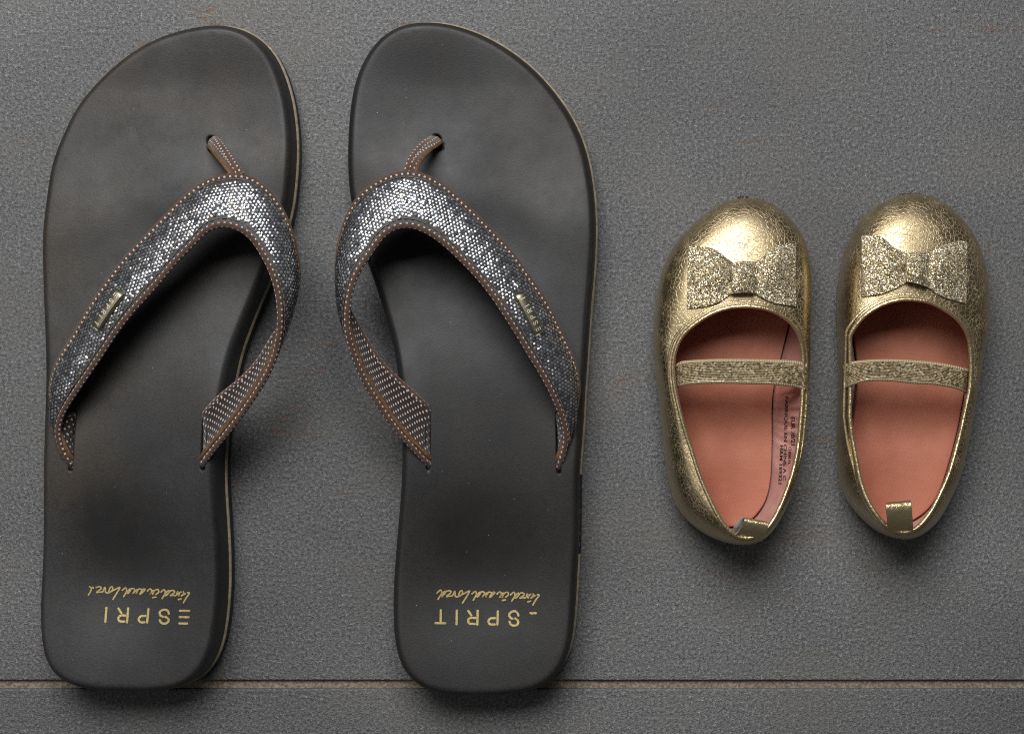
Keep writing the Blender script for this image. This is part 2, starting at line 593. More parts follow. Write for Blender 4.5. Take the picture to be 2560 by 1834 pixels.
RIGHT_OUT = [(876, 502, 0), (870, 443, 0), (869, 369, 0), (872, 295, 0), (878, 244, 0), (887, 199, 0), (903, 159, 0), (927, 118, 0), (959, 85, 0),
             (999, 65, .5), (1040, 58, 1), (1088, 57, 1), (1132, 63, 1), (1177, 76, 1), (1225, 96, 1), (1276, 126, 1), (1324, 162, 1), (1368, 205, 1),
             (1405, 251, 1), (1435, 295, 1), (1461, 351, 1), (1477, 406, 1), (1488, 473, 1), (1493, 535, 1), (1494, 591, 1), (1490, 674, 1),
             (1483, 748, 1), (1477, 829, 1), (1472, 914, 1), (1466, 988, 1), (1463, 1061, 1), (1457, 1124, 1), (1453, 1191, 1), (1453, 1292, 1),
             (1451, 1366, 1), (1448, 1421, 1), (1445, 1477, 1), (1440, 1551, 1), (1433, 1606, 1), (1420, 1643, 1), (1402, 1672, 1), (1376, 1698, 1),
             (1346, 1713, .8), (1309, 1724, .5), (1250, 1731, 0), (1188, 1733, 0), (1125, 1730, 0), (1073, 1719, 0), (1036, 1698, 0), (1010, 1669, 0),
             (996, 1632, 0), (988, 1588, 0), (985, 1532, 0), (985, 1477, 0), (988, 1421, 0), (994, 1348, 0), (1001, 1274, 0), (1007, 1200, 0),
             (1009, 1135, 0), (1008, 1060, 0), (1003, 969, 0), (994, 914, 0), (985, 858, 0), (970, 807, 0), (955, 759, 0), (937, 707, 0), (918, 655, 0),
             (895, 580, 0)]

R_L = [(177, 1168), (157, 1139), (144, 1113), (139, 1084), (144, 1054), (157, 1025), (176, 995), (198, 962), (223, 925), (249, 888), (275, 847),
       (301, 810), (331, 773), (364, 737), (397, 700), (434, 655), (463, 625), (487, 602), (505, 579), (528, 564), (556, 558), (585, 563), (615, 577),
       (637, 600), (655, 630), (674, 663), (687, 696), (696, 729), (702, 766), (703, 803), (702, 836), (694, 881), (678, 925), (655, 965), (626, 1010),
       (596, 1050), (567, 1087), (534, 1124), (508, 1164)]
RZ_L = {0: 24.6, 3: 30, 7: 39, 12: 45, 20: 47.5, 28: 47, 30: 45, 34: 35, 38: 24.6}
F_L = [(186, 1034), (165, 1042), (143, 1040), (130, 1013), (125, 985), (124, 965), (128, 942), (139, 914), (161, 873), (187, 836), (212, 788),
       (242, 740), (279, 689), (316, 641), (356, 600), (401, 554), (438, 515), (475, 480), (511, 454), (548, 441), (585, 436), (615, 438), (641, 450),
       (670, 476), (696, 506), (714, 539), (733, 588), (743, 630), (749, 670), (750, 696), (746, 729), (735, 766), (720, 799), (706, 818), (690, 836),
       (676, 858), (655, 895), (615, 940), (574, 973), (537, 1002), (513, 1034)]
FZ_L = {0: 24.6, 2: 28, 5: 31, 11: 38, 15: 40.5, 20: 41.5, 25: 40, 29: 36, 32: 34, 34: 33, 36: 31, 38: 28, 40: 24.6}
KEY_L = [((157, 1025), (124, 965)), ((331, 773), (258, 716)), ((556, 558), (592, 436)), ((702, 766), (750, 696)), ((698, 860), (704, 820))]

R_R = [(1398, 1172), (1409, 1146), (1416, 1117), (1418, 1087), (1409, 1050), (1394, 1010), (1376, 969), (1354, 929), (1324, 881), (1298, 836),
       (1272, 796), (1243, 751), (1210, 707), (1177, 670), (1140, 633), (1112, 607), (1090, 590), (1066, 575), (1036, 563), (1010, 560), (985, 566),
       (961, 581), (944, 600), (922, 635), (896, 670), (881, 700), (872, 733), (866, 766), (863, 799), (866, 840), (878, 881), (894, 925), (914, 965),
       (940, 1006), (970, 1050), (1003, 1091), (1036, 1124), (1071, 1164)]
RZ_R = {0: 24.6, 3: 30, 6: 39, 10: 45, 19: 47.5, 27: 47, 29: 45, 33: 35, 37: 24.6}
F_R = [(1395, 1036), (1416, 1046), (1433, 1044), (1444, 1015), (1448, 985), (1449, 962), (1446, 935), (1437, 906), (1420, 866), (1398, 821),
       (1376, 773), (1346, 726), (1317, 685), (1287, 641), (1254, 604), (1206, 554), (1169, 517), (1132, 484), (1095, 454), (1058, 436), (1025, 429),
       (996, 432), (959, 445), (926, 465), (896, 491), (874, 524), (861, 556), (849, 594), (842, 622), (839, 666), (841, 707), (847, 740), (857, 764),
       (872, 784), (889, 810), (911, 851), (937, 888), (962, 921), (996, 951), (1029, 980), (1058, 1006), (1072, 1026)]
FZ_R = {0: 24.6, 2: 28, 5: 31, 11: 38, 15: 40.5, 20: 41.5, 25: 40, 29: 36, 31: 34, 33: 33, 36: 31, 39: 28, 41: 24.6}
KEY_R = [((1394, 1010), (1449, 962)), ((1272, 796), (1352, 738)), ((1010, 560), (1022, 429)), ((866, 766), (839, 676)), ((866, 840), (856, 762))]

SCRIPT = []
for sx, ox, oy, pls in ((14.333, 1265, 1470, [
        [(960, 590), (1080, 390), (1192, 238), (1115, 220)], [(1050, 252), (985, 285), (890, 345)], [(965, 185), (988, 240), (930, 300)],
        [(775, 478), (890, 445)], [(890, 200), (830, 240), (790, 345), (772, 185), (725, 300), (680, 342)],
        [(680, 342), (600, 325), (490, 345), (640, 240), (650, 190), (590, 150), (500, 170)],
        [(455, 160), (370, 215), (310, 310), (345, 342), (430, 260), (500, 175)], [(200, 460), (310, 270), (312, 170), (270, 135), (160, 225)]]),
        (11.727, 1170, 1470, [
        [(1100, 255), (1182, 190), (1172, 115), (1110, 115), (1050, 160), (1005, 260)], [(1005, 260), (1040, 140), (990, 160), (930, 255)],
        [(930, 255), (980, 160), (950, 105), (900, 110), (850, 165)], [(1000, 350), (1105, 330)],
        [(640, 265), (782, 130), (770, 103), (720, 120), (640, 230), (640, 265)], [(720, 130), (650, 108), (590, 120), (520, 240)],
        [(520, 240), (560, 130), (500, 160), (425, 240)], [(425, 240), (482, 150), (450, 95), (370, 105)],
        [(380, 110), (330, 120), (250, 220), (290, 236), (372, 130)], [(150, 345), (240, 190), (238, 110), (205, 85), (110, 160)]]),
        (12.9, 1085, 1465, [
        [(915, 540), (1040, 340), (1152, 150), (1090, 165), (950, 235)], [(950, 235), (850, 290), (780, 325)],
        [(880, 280), (922, 200), (905, 135), (850, 150), (800, 250), (790, 315)], [(780, 325), (690, 315), (672, 150), (620, 250), (590, 302)],
        [(590, 302), (500, 310), (395, 317), (540, 200), (532, 145), (470, 138), (380, 165)], [(400, 150), (340, 160), (240, 280), (270, 297), (350, 220), (392, 160)],
        [(125, 420), (240, 230), (242, 150), (200, 118), (90, 215)]])):
    SCRIPT += [[(ox + x / sx, oy + y / sx) for x, y in q] for q in pls]
ESP_R = [[(178, 515), (175, 745)], [(65, 780), (275, 782)], [(503, 520), (497, 810)], [(925, 525), (918, 815)],
         [(880, 675), (790, 675), (742, 700), (735, 745), (760, 788), (870, 796)], [(730, 525), (800, 632)], [(1332, 535), (1325, 815)],
         [(1280, 680), (1200, 682), (1152, 715), (1147, 765), (1180, 803), (1275, 808)],
         [(1750, 635), (1735, 580), (1680, 540), (1620, 548), (1570, 590), (1567, 640), (1600, 678), (1635, 692)],
         [(1680, 685), (1730, 715), (1745, 770), (1715, 818), (1650, 830), (1592, 800), (1567, 745)], [(1985, 575), (2020, 583), (2060, 576), (2110, 580)]]
ESP_L = [[(1770, 605), (1940, 608)], [(1762, 718), (1932, 720)], [(1755, 830), (1905, 832)],
         [(1575, 665), (1560, 612), (1500, 586), (1432, 610), (1412, 650), (1430, 692), (1475, 712)],
         [(1510, 710), (1560, 745), (1570, 790), (1530, 828), (1470, 831), (1427, 800), (1414, 765)], [(1215, 570), (1190, 820)],
         [(1165, 695), (1090, 700), (1047, 735), (1047, 780), (1080, 810), (1150, 808)], [(855, 555), (835, 815)],
         [(805, 690), (730, 690), (687, 720), (682, 760), (710, 793), (795, 795)], [(680, 560), (735, 650)], [(470, 548), (450, 805)]]


def letters_unit():
    """ESPRIT in unit boxes, height 1: list of (x, polylines)"""
    E = [[(0, .05), (.6, .05)], [(0, .5), (.6, .5)], [(0, .95), (.6, .95)]]
    S = [[(.6, .8), (.35, 1), (.05, .85), (.1, .6), (.3, .52)], [(.35, .48), (.6, .35), (.55, .08), (.3, 0), (.02, .2)]]
    P = [[(0, 0), (0, 1)], [(.2, .95), (.5, .92), (.6, .7), (.45, .5), (.2, .48)]]
    Rr = P + [[(.35, .4), (.6, 0)]]
    I = [[(0, 0), (0, 1)]]
    Tt = [[(.3, 0), (.3, .78)], [(0, .98), (.6, .98)]]
    return [E, S, P, Rr, I, Tt]


def zlerp(pts, zd):
    s = arclen(np.asarray(pts, float))
    k = sorted(zd)
    return np.interp(s, [s[i] for i in k], [zd[i] / 1000 for i in k])


class Ribbon:
    def __init__(self, Fp, Fz, Rp, Rz, keys, camber=.0016, M_=190, NV=13):
        def dense(pts, zd):
            p = np.asarray(pts, float)
            z = zlerp(p, zd)
            q = np.concatenate([p, z[:, None]], 1)
            dip = np.array([[1, 1, 0]])
            q = np.concatenate([q[:1] + (q[:1] - q[1:2]) * .25 * dip - [[0, 0, .006]], q, q[-1:] + (q[-1:] - q[-2:-1]) * .25 * dip - [[0, 0, .006]]])
            return catmull(q, False, 24)
        Fd, Rd = dense(Fp, Fz), dense(Rp, Rz)

        def cut(d, ks):
            idx = [0] + [int(np.argmin(((d[:, :2] - np.array(k)) ** 2).sum(1))) for k in ks] + [len(d) - 1]
            return idx
        fi, ri = cut(Fd, [k[1] for k in keys]), cut(Rd, [k[0] for k in keys])
        F3 = W(Fd[:, 0], Fd[:, 1], Fd[:, 2])
        R3 = W(Rd[:, 0], Rd[:, 1], Rd[:, 2])
        lens = [(arclen(F3[fi[i]:fi[i + 1] + 1])[-1] + arclen(R3[ri[i]:ri[i + 1] + 1])[-1]) for i in range(len(fi) - 1)]
        tot = sum(lens)
        Fo, Ro = [], []
        for i in range(len(fi) - 1):
            n = max(4, int(round(M_ * lens[i] / tot))) + 1
            a = resample(F3[fi[i]:fi[i + 1] + 1], n)
            b = resample(R3[ri[i]:ri[i + 1] + 1], n)
            if i:
                a, b = a[1:], b[1:]
            Fo.append(a)
            Ro.append(b)
        F, Rr = smooth(np.concatenate(Fo), 2.2), smooth(np.concatenate(Ro), 2.2)
        self.F, self.R = F, Rr
        self.m, self.nv = len(F), NV
        v = np.linspace(0, 1, NV)
        base = F[:, None] * (1 - v)[None, :, None] + Rr[:, None] * v[None, :, None]
        n = self.normals(base)
        mid = int(np.argmin(((to_px(base[:, NV // 2]) - np.array(keys[2][1])) ** 2).sum(1)))
        self.sign = 1.0 if n[mid, NV // 2, 2] > 0 else -1.0
        n *= self.sign
        nm = smooth(n.mean(1), 4)
        nm /= np.linalg.norm(nm, axis=1)[:, None]
        self.S = base + nm[:, None] * (camber * 4 * v * (1 - v))[None, :, None]
        self.Nn = self.normals(self.S) * self.sign

    @staticmethod
    def normals(g):
        du, dv = np.gradient(g, axis=0), np.gradient(g, axis=1)
        n = np.cross(du, dv)
        return n / (np.linalg.norm(n, axis=2)[..., None] + 1e-12)

    def at(self, t, v):
        """t in station units, v 0..1 -> point, normal"""
        t = np.clip(t, 0, self.m - 1.001)
        w = np.clip(v, 0, 1) * (self.nv - 1)
        i, j = np.floor(t).astype(int), np.minimum(np.floor(w).astype(int), self.nv - 2)
        a, b = (t - i)[..., None], (w - j)[..., None]
        out = []
        for g in (self.S, self.Nn):
            out.append((g[i, j] * (1 - a) + g[i + 1, j] * a) * (1 - b) + (g[i, j + 1] * (1 - a) + g[i + 1, j + 1] * a) * b)
        return out

    def unroll(self):
        """lay the ribbon flat: 2-D positions of both edges"""
        F, Rr = self.F, self.R
        f2, r2 = [np.zeros(2)], [np.array([0.0, np.linalg.norm(Rr[0] - F[0])])]

        def third(p, q, dp, dq, side):
            d = np.linalg.norm(q - p)
            x = (dp * dp - dq * dq + d * d) / (2 * d)
            y = math.sqrt(max(dp * dp - x * x, 0))
            e = (q - p) / d
            return p + e * x + side * y * np.array([-e[1], e[0]])
        for i in range(len(F) - 1):
            p, q = f2[-1], r2[-1]
            nf = third(p, q, np.linalg.norm(F[i + 1] - F[i]), np.linalg.norm(F[i + 1] - Rr[i]), -1)
            nr = third(nf, q, np.linalg.norm(Rr[i + 1] - F[i + 1]), np.linalg.norm(Rr[i + 1] - Rr[i]), -1)
            f2.append(nf)
            r2.append(nr)
        return np.array(f2), np.array(r2)

    def hexes(self, pitch, vlo, vhi):
        f2, r2 = self.unroll()
        res = []
        for i in range(2, len(f2) - 3):
            A, B, C, E = f2[i], r2[i], f2[i + 1], r2[i + 1]
            q = np.array([A, B, C, E])
            lo, hi = q.min(0), q.max(0)
            j0, j1 = int(math.floor(lo[1] / (pitch * .866))), int(math.ceil(hi[1] / (pitch * .866)))
            for j in range(j0, j1 + 1):
                off = .5 * (j & 1)
                k0, k1 = int(math.floor(lo[0] / pitch - off)), int(math.ceil(hi[0] / pitch - off))
                for k in range(k0, k1 + 1):
                    p = np.array([(k + off) * pitch, j * pitch * .866])
                    # triangle A B C (v along A->B, t along A->C), then B C E
                    for tri, fn in (((A, B, C), lambda a, b: (b, a)), ((E, C, B), lambda a, b: (1 - b, 1 - a))):
                        o, u, w = tri
                        m2 = np.array([u - o, w - o]).T
                        det = m2[0, 0] * m2[1, 1] - m2[0, 1] * m2[1, 0]
                        if abs(det) < 1e-14:
                            continue
                        d = p - o
                        a = (d[0] * m2[1, 1] - m2[0, 1] * d[1]) / det
                        b = (m2[0, 0] * d[1] - d[0] * m2[1, 0]) / det
                        if a >= 0 and b >= 0 and a + b < 1:
                            dt, v = fn(a, b)
                            if vlo < v < vhi:
                                res.append((i + dt, v))
                            break
        return np.array(res)


def sole_outline(pts):
    p = np.asarray(pts, float)
    d = catmull(p, True, 12)
    z = .0165 * (1 - d[:, 2]) + ZL * d[:, 2]
    w3 = W(d[:, 0], d[:, 1], z)
    q = np.concatenate([w3[:, :2], d[:, 2:3]], 1)
    q = resample(q, 420, True, 2)
    q = smooth(q, 2.5, True)
    if (np.roll(q[:, 0], -1) * q[:, 1] - q[:, 0] * np.roll(q[:, 1], -1)).sum() > 0:
        q = q[::-1]

    def nrm(o):
        t = np.roll(o, -1, 0) - np.roll(o, 1, 0)
        t /= np.linalg.norm(t, axis=1)[:, None]
        return np.stack([t[:, 1], -t[:, 0]], -1)
    o = q[:, :2] - nrm(q[:, :2]) * (.0014 * np.clip(q[:, 2], 0, 1))[:, None]
    o3 = smooth(resample(np.concatenate([o, q[:, 2:3]], 1), 420, True, 2), 2.0, True)
    o = o3[:, :2]
    return o, nrm(o), smooth(np.clip(o3[:, 2:3], 0, 1), 4, True)


def seg_dist(x, y, a, b):
    a, b = np.asarray(a), np.asarray(b)
    ab = b - a
    t = np.clip(((x - a[0]) * ab[0] + (y - a[1]) * ab[1]) / (ab @ ab), 0, 1)
    return np.hypot(x - a[0] - t * ab[0], y - a[1] - t * ab[1])


def flip_flop(side, label):
    left = side == 'L'
    out, nr, wt = sole_outline(LEFT_OUT if left else RIGHT_OUT)
    med = 1.0 if left else -1.0                                   # medial direction in x
    ymin, ymax = out[:, 1].min(), out[:, 1].max()
    cen = np.array([out[:, 0].mean(), ymin])
    root = thing('flip_flop', label, 'flip-flop', (float(out[:, 0].mean()), float(out[:, 1].mean()), 0), 'pair of worn flip-flops')

    def P2(px, py, z=.0245):
        return W(px, py, z)[:2]
    if left:
        slots = [((185, 1030), (178, 1172)), ((514, 1032), (508, 1170))]
        hole = ((519, 344), (523, 364))
        heel, ball, toes, ridge = P2(330, 1450), P2(390, 640), P2(450, 250), (P2(160, 560), P2(690, 400))
        archp = P2(560, 980)
    else:
        slots = [((1395, 1034), (1397, 1178)), ((1072, 1022), (1071, 1168))]
        hole = ((1089, 340), (1093, 360))
        heel, ball, toes, ridge = P2(1220, 1450), P2(1160, 640), P2(1150, 250), (P2(1440, 560), P2(900, 400))
        archp = P2(1020, 980)
    slots3 = [(P2(*a), P2(*b)) for a, b in slots]
    hole3 = (P2(*hole[0]), P2(*hole[1]))

    def zrim(y):
        s = (y - ymin) / (ymax - ymin)
        return .0255 - .0068 * ss(.3, .85, s) + .0012 * ss(.9, 1, s)

    def zfun(x, y, groove=True):
        z = zrim(y)
        g = lambda c, sx, sy: np.exp(-(((x - c[0]) / sx) ** 2 + ((y - c[1]) / sy) ** 2))
        z = z - .0066 * g(heel, .028, .028) - .0010 * g(ball, .034, .034) - .0020 * g(toes, .036, .024)
        (ax, ay), (bx, by) = ridge
        yr = ay + (by - ay) * (x - ax) / (bx - ax)
        z = z + .0007 * np.exp(-((y - yr) / .011) ** 2) + .0022 * g(archp, .014, .030)
        z = z + .0006 * np.sin(x * 95 + 2) * np.sin(y * 70 + 1)
        if groove:
            for a, b in slots3:
                z = z - .0035 * (1 - ss(.0005, .0009, seg_dist(x, y, a, b)))
            z = z - .004 * (1 - ss(.0011, .0019, seg_dist(x, y, *hole3)))
        return z

    rin = .0029
    inner = out - nr * rin
    # interior points
    xs = np.arange(out[:, 0].min(), out[:, 0].max(), .0012)
    ys = np.arange(ymin, ymax, .00104)
    gx, gy = np.meshgrid(xs, ys)
    gx = gx + (np.arange(len(ys)) % 2)[:, None] * .0006
    pts = np.stack([gx.ravel(), gy.ravel()], -1)
    # inside test by crossing number against inner ring
    def inside(poly, q):
        x, y = q[:, 0], q[:, 1]
        c = np.zeros(len(q), bool)
        x1, y1 = poly[:, 0], poly[:, 1]
        x2, y2 = np.roll(x1, -1), np.roll(y1, -1)
        for i in range(len(poly)):
            if y1[i] == y2[i]:
                continue
            k = ((y1[i] > y) != (y2[i] > y)) & (x < (x2[i] - x1[i]) * (y - y1[i]) / (y2[i] - y1[i]) + x1[i])
            c ^= k
        return c
    pts = pts[inside(out - nr * (rin + .0008), pts)]
    keep = np.ones(len(pts), bool)
    extra = []
    for a, b in slots3:
        keep &= seg_dist(pts[:, 0], pts[:, 1], a, b) > .0017
        d = (b - a) / np.linalg.norm(b - a)
        nn = np.array([-d[1], d[0]])
        for t in np.arange(-.0014, np.linalg.norm(b - a) + .0015, .0004):
            for o in (-.0014, -.0010, -.0008, -.0006, -.0003, 0, .0003, .0006, .0008, .0010, .0014):
                extra.append(a + d * t + nn * o)
    a, b = hole3
    keep &= seg_dist(pts[:, 0], pts[:, 1], a, b) > .0026
    for t in np.arange(-.0024, np.linalg.norm(b - a) + .0025, .0004):
        for o in np.arange(-.0024, .0025, .0004):
            extra.append(a + np.array([0, -1.0]) * t + np.array([1.0, 0]) * o)
    pts = np.concatenate([inner, pts[keep], np.array(extra)])
    nb = len(inner)
    res = delaunay_2d_cdt([Vector((float(x) * 100, float(y) * 100)) for x, y in pts], [(i, (i + 1) % nb) for i in range(nb)], [], 1, 1e-7)
    vs2 = np.array([(v.x / 100, v.y / 100) for v in res[0]])
    faces = [tuple(f) for f in res[2]]
    remap = {}
    for oi, lst in enumerate(res[3]):
        for q in lst:
            remap[q] = oi
    verts = np.concatenate([vs2, zfun(vs2[:, 0], vs2[:, 1])[:, None]], 1)
    f0 = faces[0]
    e1, e2 = vs2[f0[1]] - vs2[f0[0]], vs2[f0[2]] - vs2[f0[0]]
    if e1[0] * e2[1] - e1[1] * e2[0] < 0:
        faces = [f[::-1] for f in faces]
    bidx = [remap[i] for i in range(nb)]
    zb = verts[bidx, 2]
    rings = []
    for k in range(1, 9):
        ph = k / 8 * math.pi / 2
        rings.append(np.concatenate([out - nr * rin * (1 - math.sin(ph)), (zb - .0048 * (1 - math.cos(ph)))[:, None]], 1))
    zedge = zb - .0048
    toe = ss(.80, .97, (out[:, 1] - ymin) / (ymax - ymin))[:, None]

    def ring(off, z):
        return np.concatenate([out + nr * (off * (.25 + .75 * wt) + .0003 * toe * wt), np.broadcast_to(np.asarray(z, float), (nb,))[:, None]], 1)
    for k in (.5, 1.0):
        rings.append(ring(.0008 * k, zedge * (1 - k) + (ZL + .0007) * k))
    allv = [verts] + rings
    prev = bidx
    base = len(verts)
    for k, r in enumerate(rings):
        cur = list(range(base, base + nb))
        for i in range(nb):
            j = (i + 1) % nb
            faces.append((prev[i], cur[i], cur[j], prev[j]))
        prev = cur
        base += nb
    av = np.concatenate(allv)

    def blob(px, py, rx, ry, soft=.35):
        q = P2(px, py)
        d = np.hypot((av[:, 0] - q[0]) / (rx / PX), (av[:, 1] - q[1]) / (ry / PX))
        return 1 - ss(1 - soft, 1 + soft, d)
    if left:
        bl = [(325, 1350, 135, 150, .80), (350, 620, 190, 120, .7), (420, 170, 110, 60, .75), (230, 330, 55, 50, .5), (590, 300, 60, 70, .5), (300, 1120, 90, 140, .5)]
    else:
        bl = [(1225, 1350, 135, 150, .80), (1200, 620, 190, 130, .7), (1180, 180, 130, 60, .6), (1380, 330, 60, 60, .5), (1000, 300, 60, 80, .4), (1260, 1120, 90, 140, .4)]
    wear = np.zeros(len(av))
    for x, y, rx, ry, k in bl:
        wear = np.maximum(wear, k * blob(x, y, rx, ry, .45))
    fb = mesh('footbed', av, faces, EVA_L if left else EVA_R, root, col=np.stack([wear, wear, wear, np.ones(len(av))], -1))

    # pale line round the sole, with a dark lettered stretch on the outer side of the right one
    prof = [ring(.0006, ZL + .0009), ring(.0011, ZL + .0007), ring(.0016, ZL + .0002), ring(.0017, ZL - .0004), ring(.0010, ZL - .0006)]
    A, B = Acc(), Acc()
    gap = np.zeros(nb, bool)
    if not left:
        pxy = to_px(prof[2])
        gap = (pxy[:, 0] > 1350) & (pxy[:, 1] > 1186) & (pxy[:, 1] < 1386)
    st = np.stack(prof, 1).reshape(-1, 3)
    npf = len(prof)
    for acc, sel in ((A, False), (B, True)):
        fs = [(i * npf + j, i * npf + j + 1, ((i + 1) % nb) * npf + j + 1, ((i + 1) % nb) * npf + j) for i in range(nb) if gap[i] == sel for j in range(npf - 1)]
        if fs:
            mesh('rand' if not sel else 'side_label', st, fs, RAND if not sel else SOLE, root if not sel else fb)
    if gap.any():
        ids = np.where(gap)[0]
        ids = ids[np.argsort(out[ids, 1])]
        path = np.concatenate([out[ids] + nr[ids] * .0010, np.full((len(ids), 1), ZL + .0008)], 1)
        sl = arclen(path)
        pl, u = [], letters_unit()
        for k, L in enumerate(u):
            a0 = sl[-1] * (.10 + .15 * k)
            pl += [[(a0 + x * .0022, y * .0010) for x, y in q] for q in L]

        def fside(e):
            c = np.stack([np.interp(e[:, 0], sl, path[:, i]) for i in range(3)], -1)
            c[:, 0] += .0001 - e[:, 1] * .5
            c[:, 2] += e[:, 1] * .9
            return c
        strokes(pl, .00026, fside, step=.0004).build('side_lettering', SIDEL, fb)
    # outsole
    pr = [ring(.0010, ZL - .0006), ring(.0016, ZL - .0014), ring(.0017, .0022), ring(.0012, .0006), ring(.0002, .0001)]
    st = np.stack(pr, 1).reshape(-1, 3)
    fs = [(i * 5 + j, i * 5 + j + 1, ((i + 1) % nb) * 5 + j + 1, ((i + 1) % nb) * 5 + j) for i in range(nb) for j in range(4)]
    fs.append(tuple(i * 5 + 4 for i in range(nb))[::-1])
    mesh('outsole', st, fs, SOLE, root)

    # printing on the heel
    def on_bed(e, lift=.00012):
        z = np.full(len(e), .022)
        for _ in range(5):
            p = W(e[:, 0], e[:, 1], z)
            z = zfun(p[:, 0], p[:, 1], False)
        p = W(e[:, 0], e[:, 1], z)
        p[:, 2] += lift
        return p
    if left:
        esp = [[(200 + x / 7.0875, 1440 + y / 7.0875) for x, y in q] for q in ESP_L]

        def rot(x, y):
            dx, dy = x - 1331.9, y - 1511.0
            return (458.4 + dx + dy * .023, 1505.6 + dy + dx * .023)
        scr = [[rot(x, y) for x, y in q] for q in SCRIPT[:-2]] + [[rot(x, y) for x, y in q] for q in ([(1106, 1477), (1108, 1480)], [(1095, 1497), (1100, 1489), (1103, 1480), (1098, 1476)])]
    else:
        esp = [[(1080 + x / 8.1, 1460 + y / 8.1) for x, y in q] for q in ESP_R]
        scr = SCRIPT
    strokes(esp, 5.4, on_bed, 1.5, .10).build('printed_name', PRINT, fb)
    strokes(scr, 3.7, on_bed, 1.2, .12).build('printed_motto', PRINT, fb)

    # strap
    Fp, Fz, Rp, Rz, Ks = (F_L, FZ_L, R_L, RZ_L, KEY_L) if left else (F_R, FZ_R, R_R, RZ_R, KEY_R)
    Fz, Rz = dict(Fz), dict(Rz)
    for P_, Z_ in ((Fp, Fz), (Rp, Rz)):
        for k in (0, len(P_) - 1):
            Z_[k] = float(on_bed(np.array([P_[k]], float), 0)[0, 2]) * 1000 - .4
    rb = Ribbon(Fp, Fz, Rp, Rz, Ks)
    m_, nv = rb.m, rb.nv
    s_mid = arclen(rb.S[:, nv // 2])
    wid = np.linalg.norm(rb.R - rb.F, axis=1)
    uvg = np.stack([np.repeat(s_mid[:, None], nv, 1), np.linspace(-.5, .5, nv)[None] * wid[:, None]], -1).reshape(-1, 2)
    flip = rb.sign < 0
    strap = mesh('strap', rb.S.reshape(-1, 3), grid_faces(m_, nv, flip=flip), BAND, root, uv=uvg)
    mesh('strap_lining', (rb.S - rb.Nn * .0017).reshape(-1, 3), grid_faces(m_, nv, flip=not flip), DOTF, strap, uv=uvg)
    for v in (0.0, 1.0):
        k = 0 if v == 0 else nv - 1
        path = smooth(rb.S[:, k] - rb.Nn[:, k] * .0006, 1.5)
        tv, tf, tuv = tube(path, .00118, 10)
        mesh('piping', tv, tf, DOTP, strap, uv=tuv)
        if v == 0:
            continue
        pth = smooth(rb.at(np.arange(m_) * 1.0, np.full(m_, .075 if v == 0 else .925))[0] - rb.at(np.arange(m_) * 1.0, np.full(m_, .075 if v == 0 else .925))[1] * .0021, 1.5)
        tv, tf, tuv = tube(pth, .0009, 8)
        mesh('lining_binding', tv, tf, OLIVE, strap, uv=tuv)
    # sequins: small hexagonal discs, each tipped a little its own way
    tvs = rb.hexes(.00140, .135, .865)
    P, Nn = rb.at(tvs[:, 0], tvs[:, 1])
    n = len(P)
    Nn = Nn / np.linalg.norm(Nn, axis=1)[:, None]
    tilt = rng.normal(0, .088, (n, 3)) * (1 + 1.2 * (rng.random(n) < .12))[:, None]
    Nt = Nn + tilt - (tilt * Nn).sum(1)[:, None] * Nn
    Nt /= np.linalg.norm(Nt, axis=1)[:, None]
    ax = np.cross(Nt, np.array([.3, 1, .2]))
    ax /= np.linalg.norm(ax, axis=1)[:, None]
    bx = np.cross(Nt, ax)
    c0 = P + Nn * .00022
    r0 = .00066
    V = [c0 + Nt * .00012]
    for k in range(6):
        an = k * math.pi / 3 + .2
        V.append(c0 + (ax * math.cos(an) + bx * math.sin(an)) * r0)
    V = np.stack(V, 1).reshape(-1, 3)
    fs = [(i * 7, i * 7 + 1 + k, i * 7 + 1 + (k + 1) % 6) for i in range(n) for k in range(6)]
    b0 = rng.uniform(.22, .66, n)
    tint = np.stack([b0 * rng.uniform(.90, 1.02, n), b0 * .98, b0 * rng.uniform(.98, 1.06, n), np.ones(n)], -1)
    wm = rng.random(n) < .05
    tint[wm, :3] = tint[wm, :3] * np.array([1.1, .95, .75])
    mesh('sequins', V, fs, SEQ, strap, smooth_=False, col=np.repeat(tint, 7, 0), kind='stuff')
    # stitching along both edges
    A = Acc()
    for v in (.105, .895):
        pth = rb.at(np.arange(m_) * 1.0, np.full(m_, v))
        d = pth[0] + pth[1] * .00018
        s = arclen(d)
        for a in np.arange(.006, s[-1] - .006, .0024):
            q = np.stack([np.interp(np.linspace(a, a + .0019, 4), s, d[:, i]) for i in range(3)], -1)
            q += rng.normal(0, .00008, 3)
            A.add(*tube(q, [.00012, .00026, .00026, .00012], 5)[:2])
    A.build('stitching', THREAD, strap, kind='stuff')

    # metal name tag
    c_px, d_px = ((271, 775), (-69, 85)) if left else ((1324, 783), (-50, -86))
    gpx = to_px(rb.S)
    ij = np.unravel_index(np.argmin(((gpx - np.array(c_px)) ** 2).sum(2)), gpx.shape[:2])
    pc, nc = rb.S[ij], rb.Nn[ij]
    dv = np.array([d_px[0], -d_px[1], 0.0])
    dv -= (dv @ nc) * nc
    dv /= np.linalg.norm(dv)
    uv_ = np.cross(nc, dv)
    L_, w_ = .0172, .0040

    def tagp(a, b, h):
        a, b, h = (np.asarray(q, float)[..., None] for q in np.broadcast_arrays(a, b, h))
        return pc + dv * a + uv_ * b + nc * (h + .0010 + .0006 * (1 - (2 * a / L_) ** 2))
    na, nb2 = 18, 7
    aa = np.linspace(-L_ / 2, L_ / 2, na)
    bb = np.array([-1, -.94, -.85, 0, .85, .94, 1]) * w_ / 2
    hh = np.array([-.0012, .0004, .00055, .0006, .00055, .0004, -.0012])
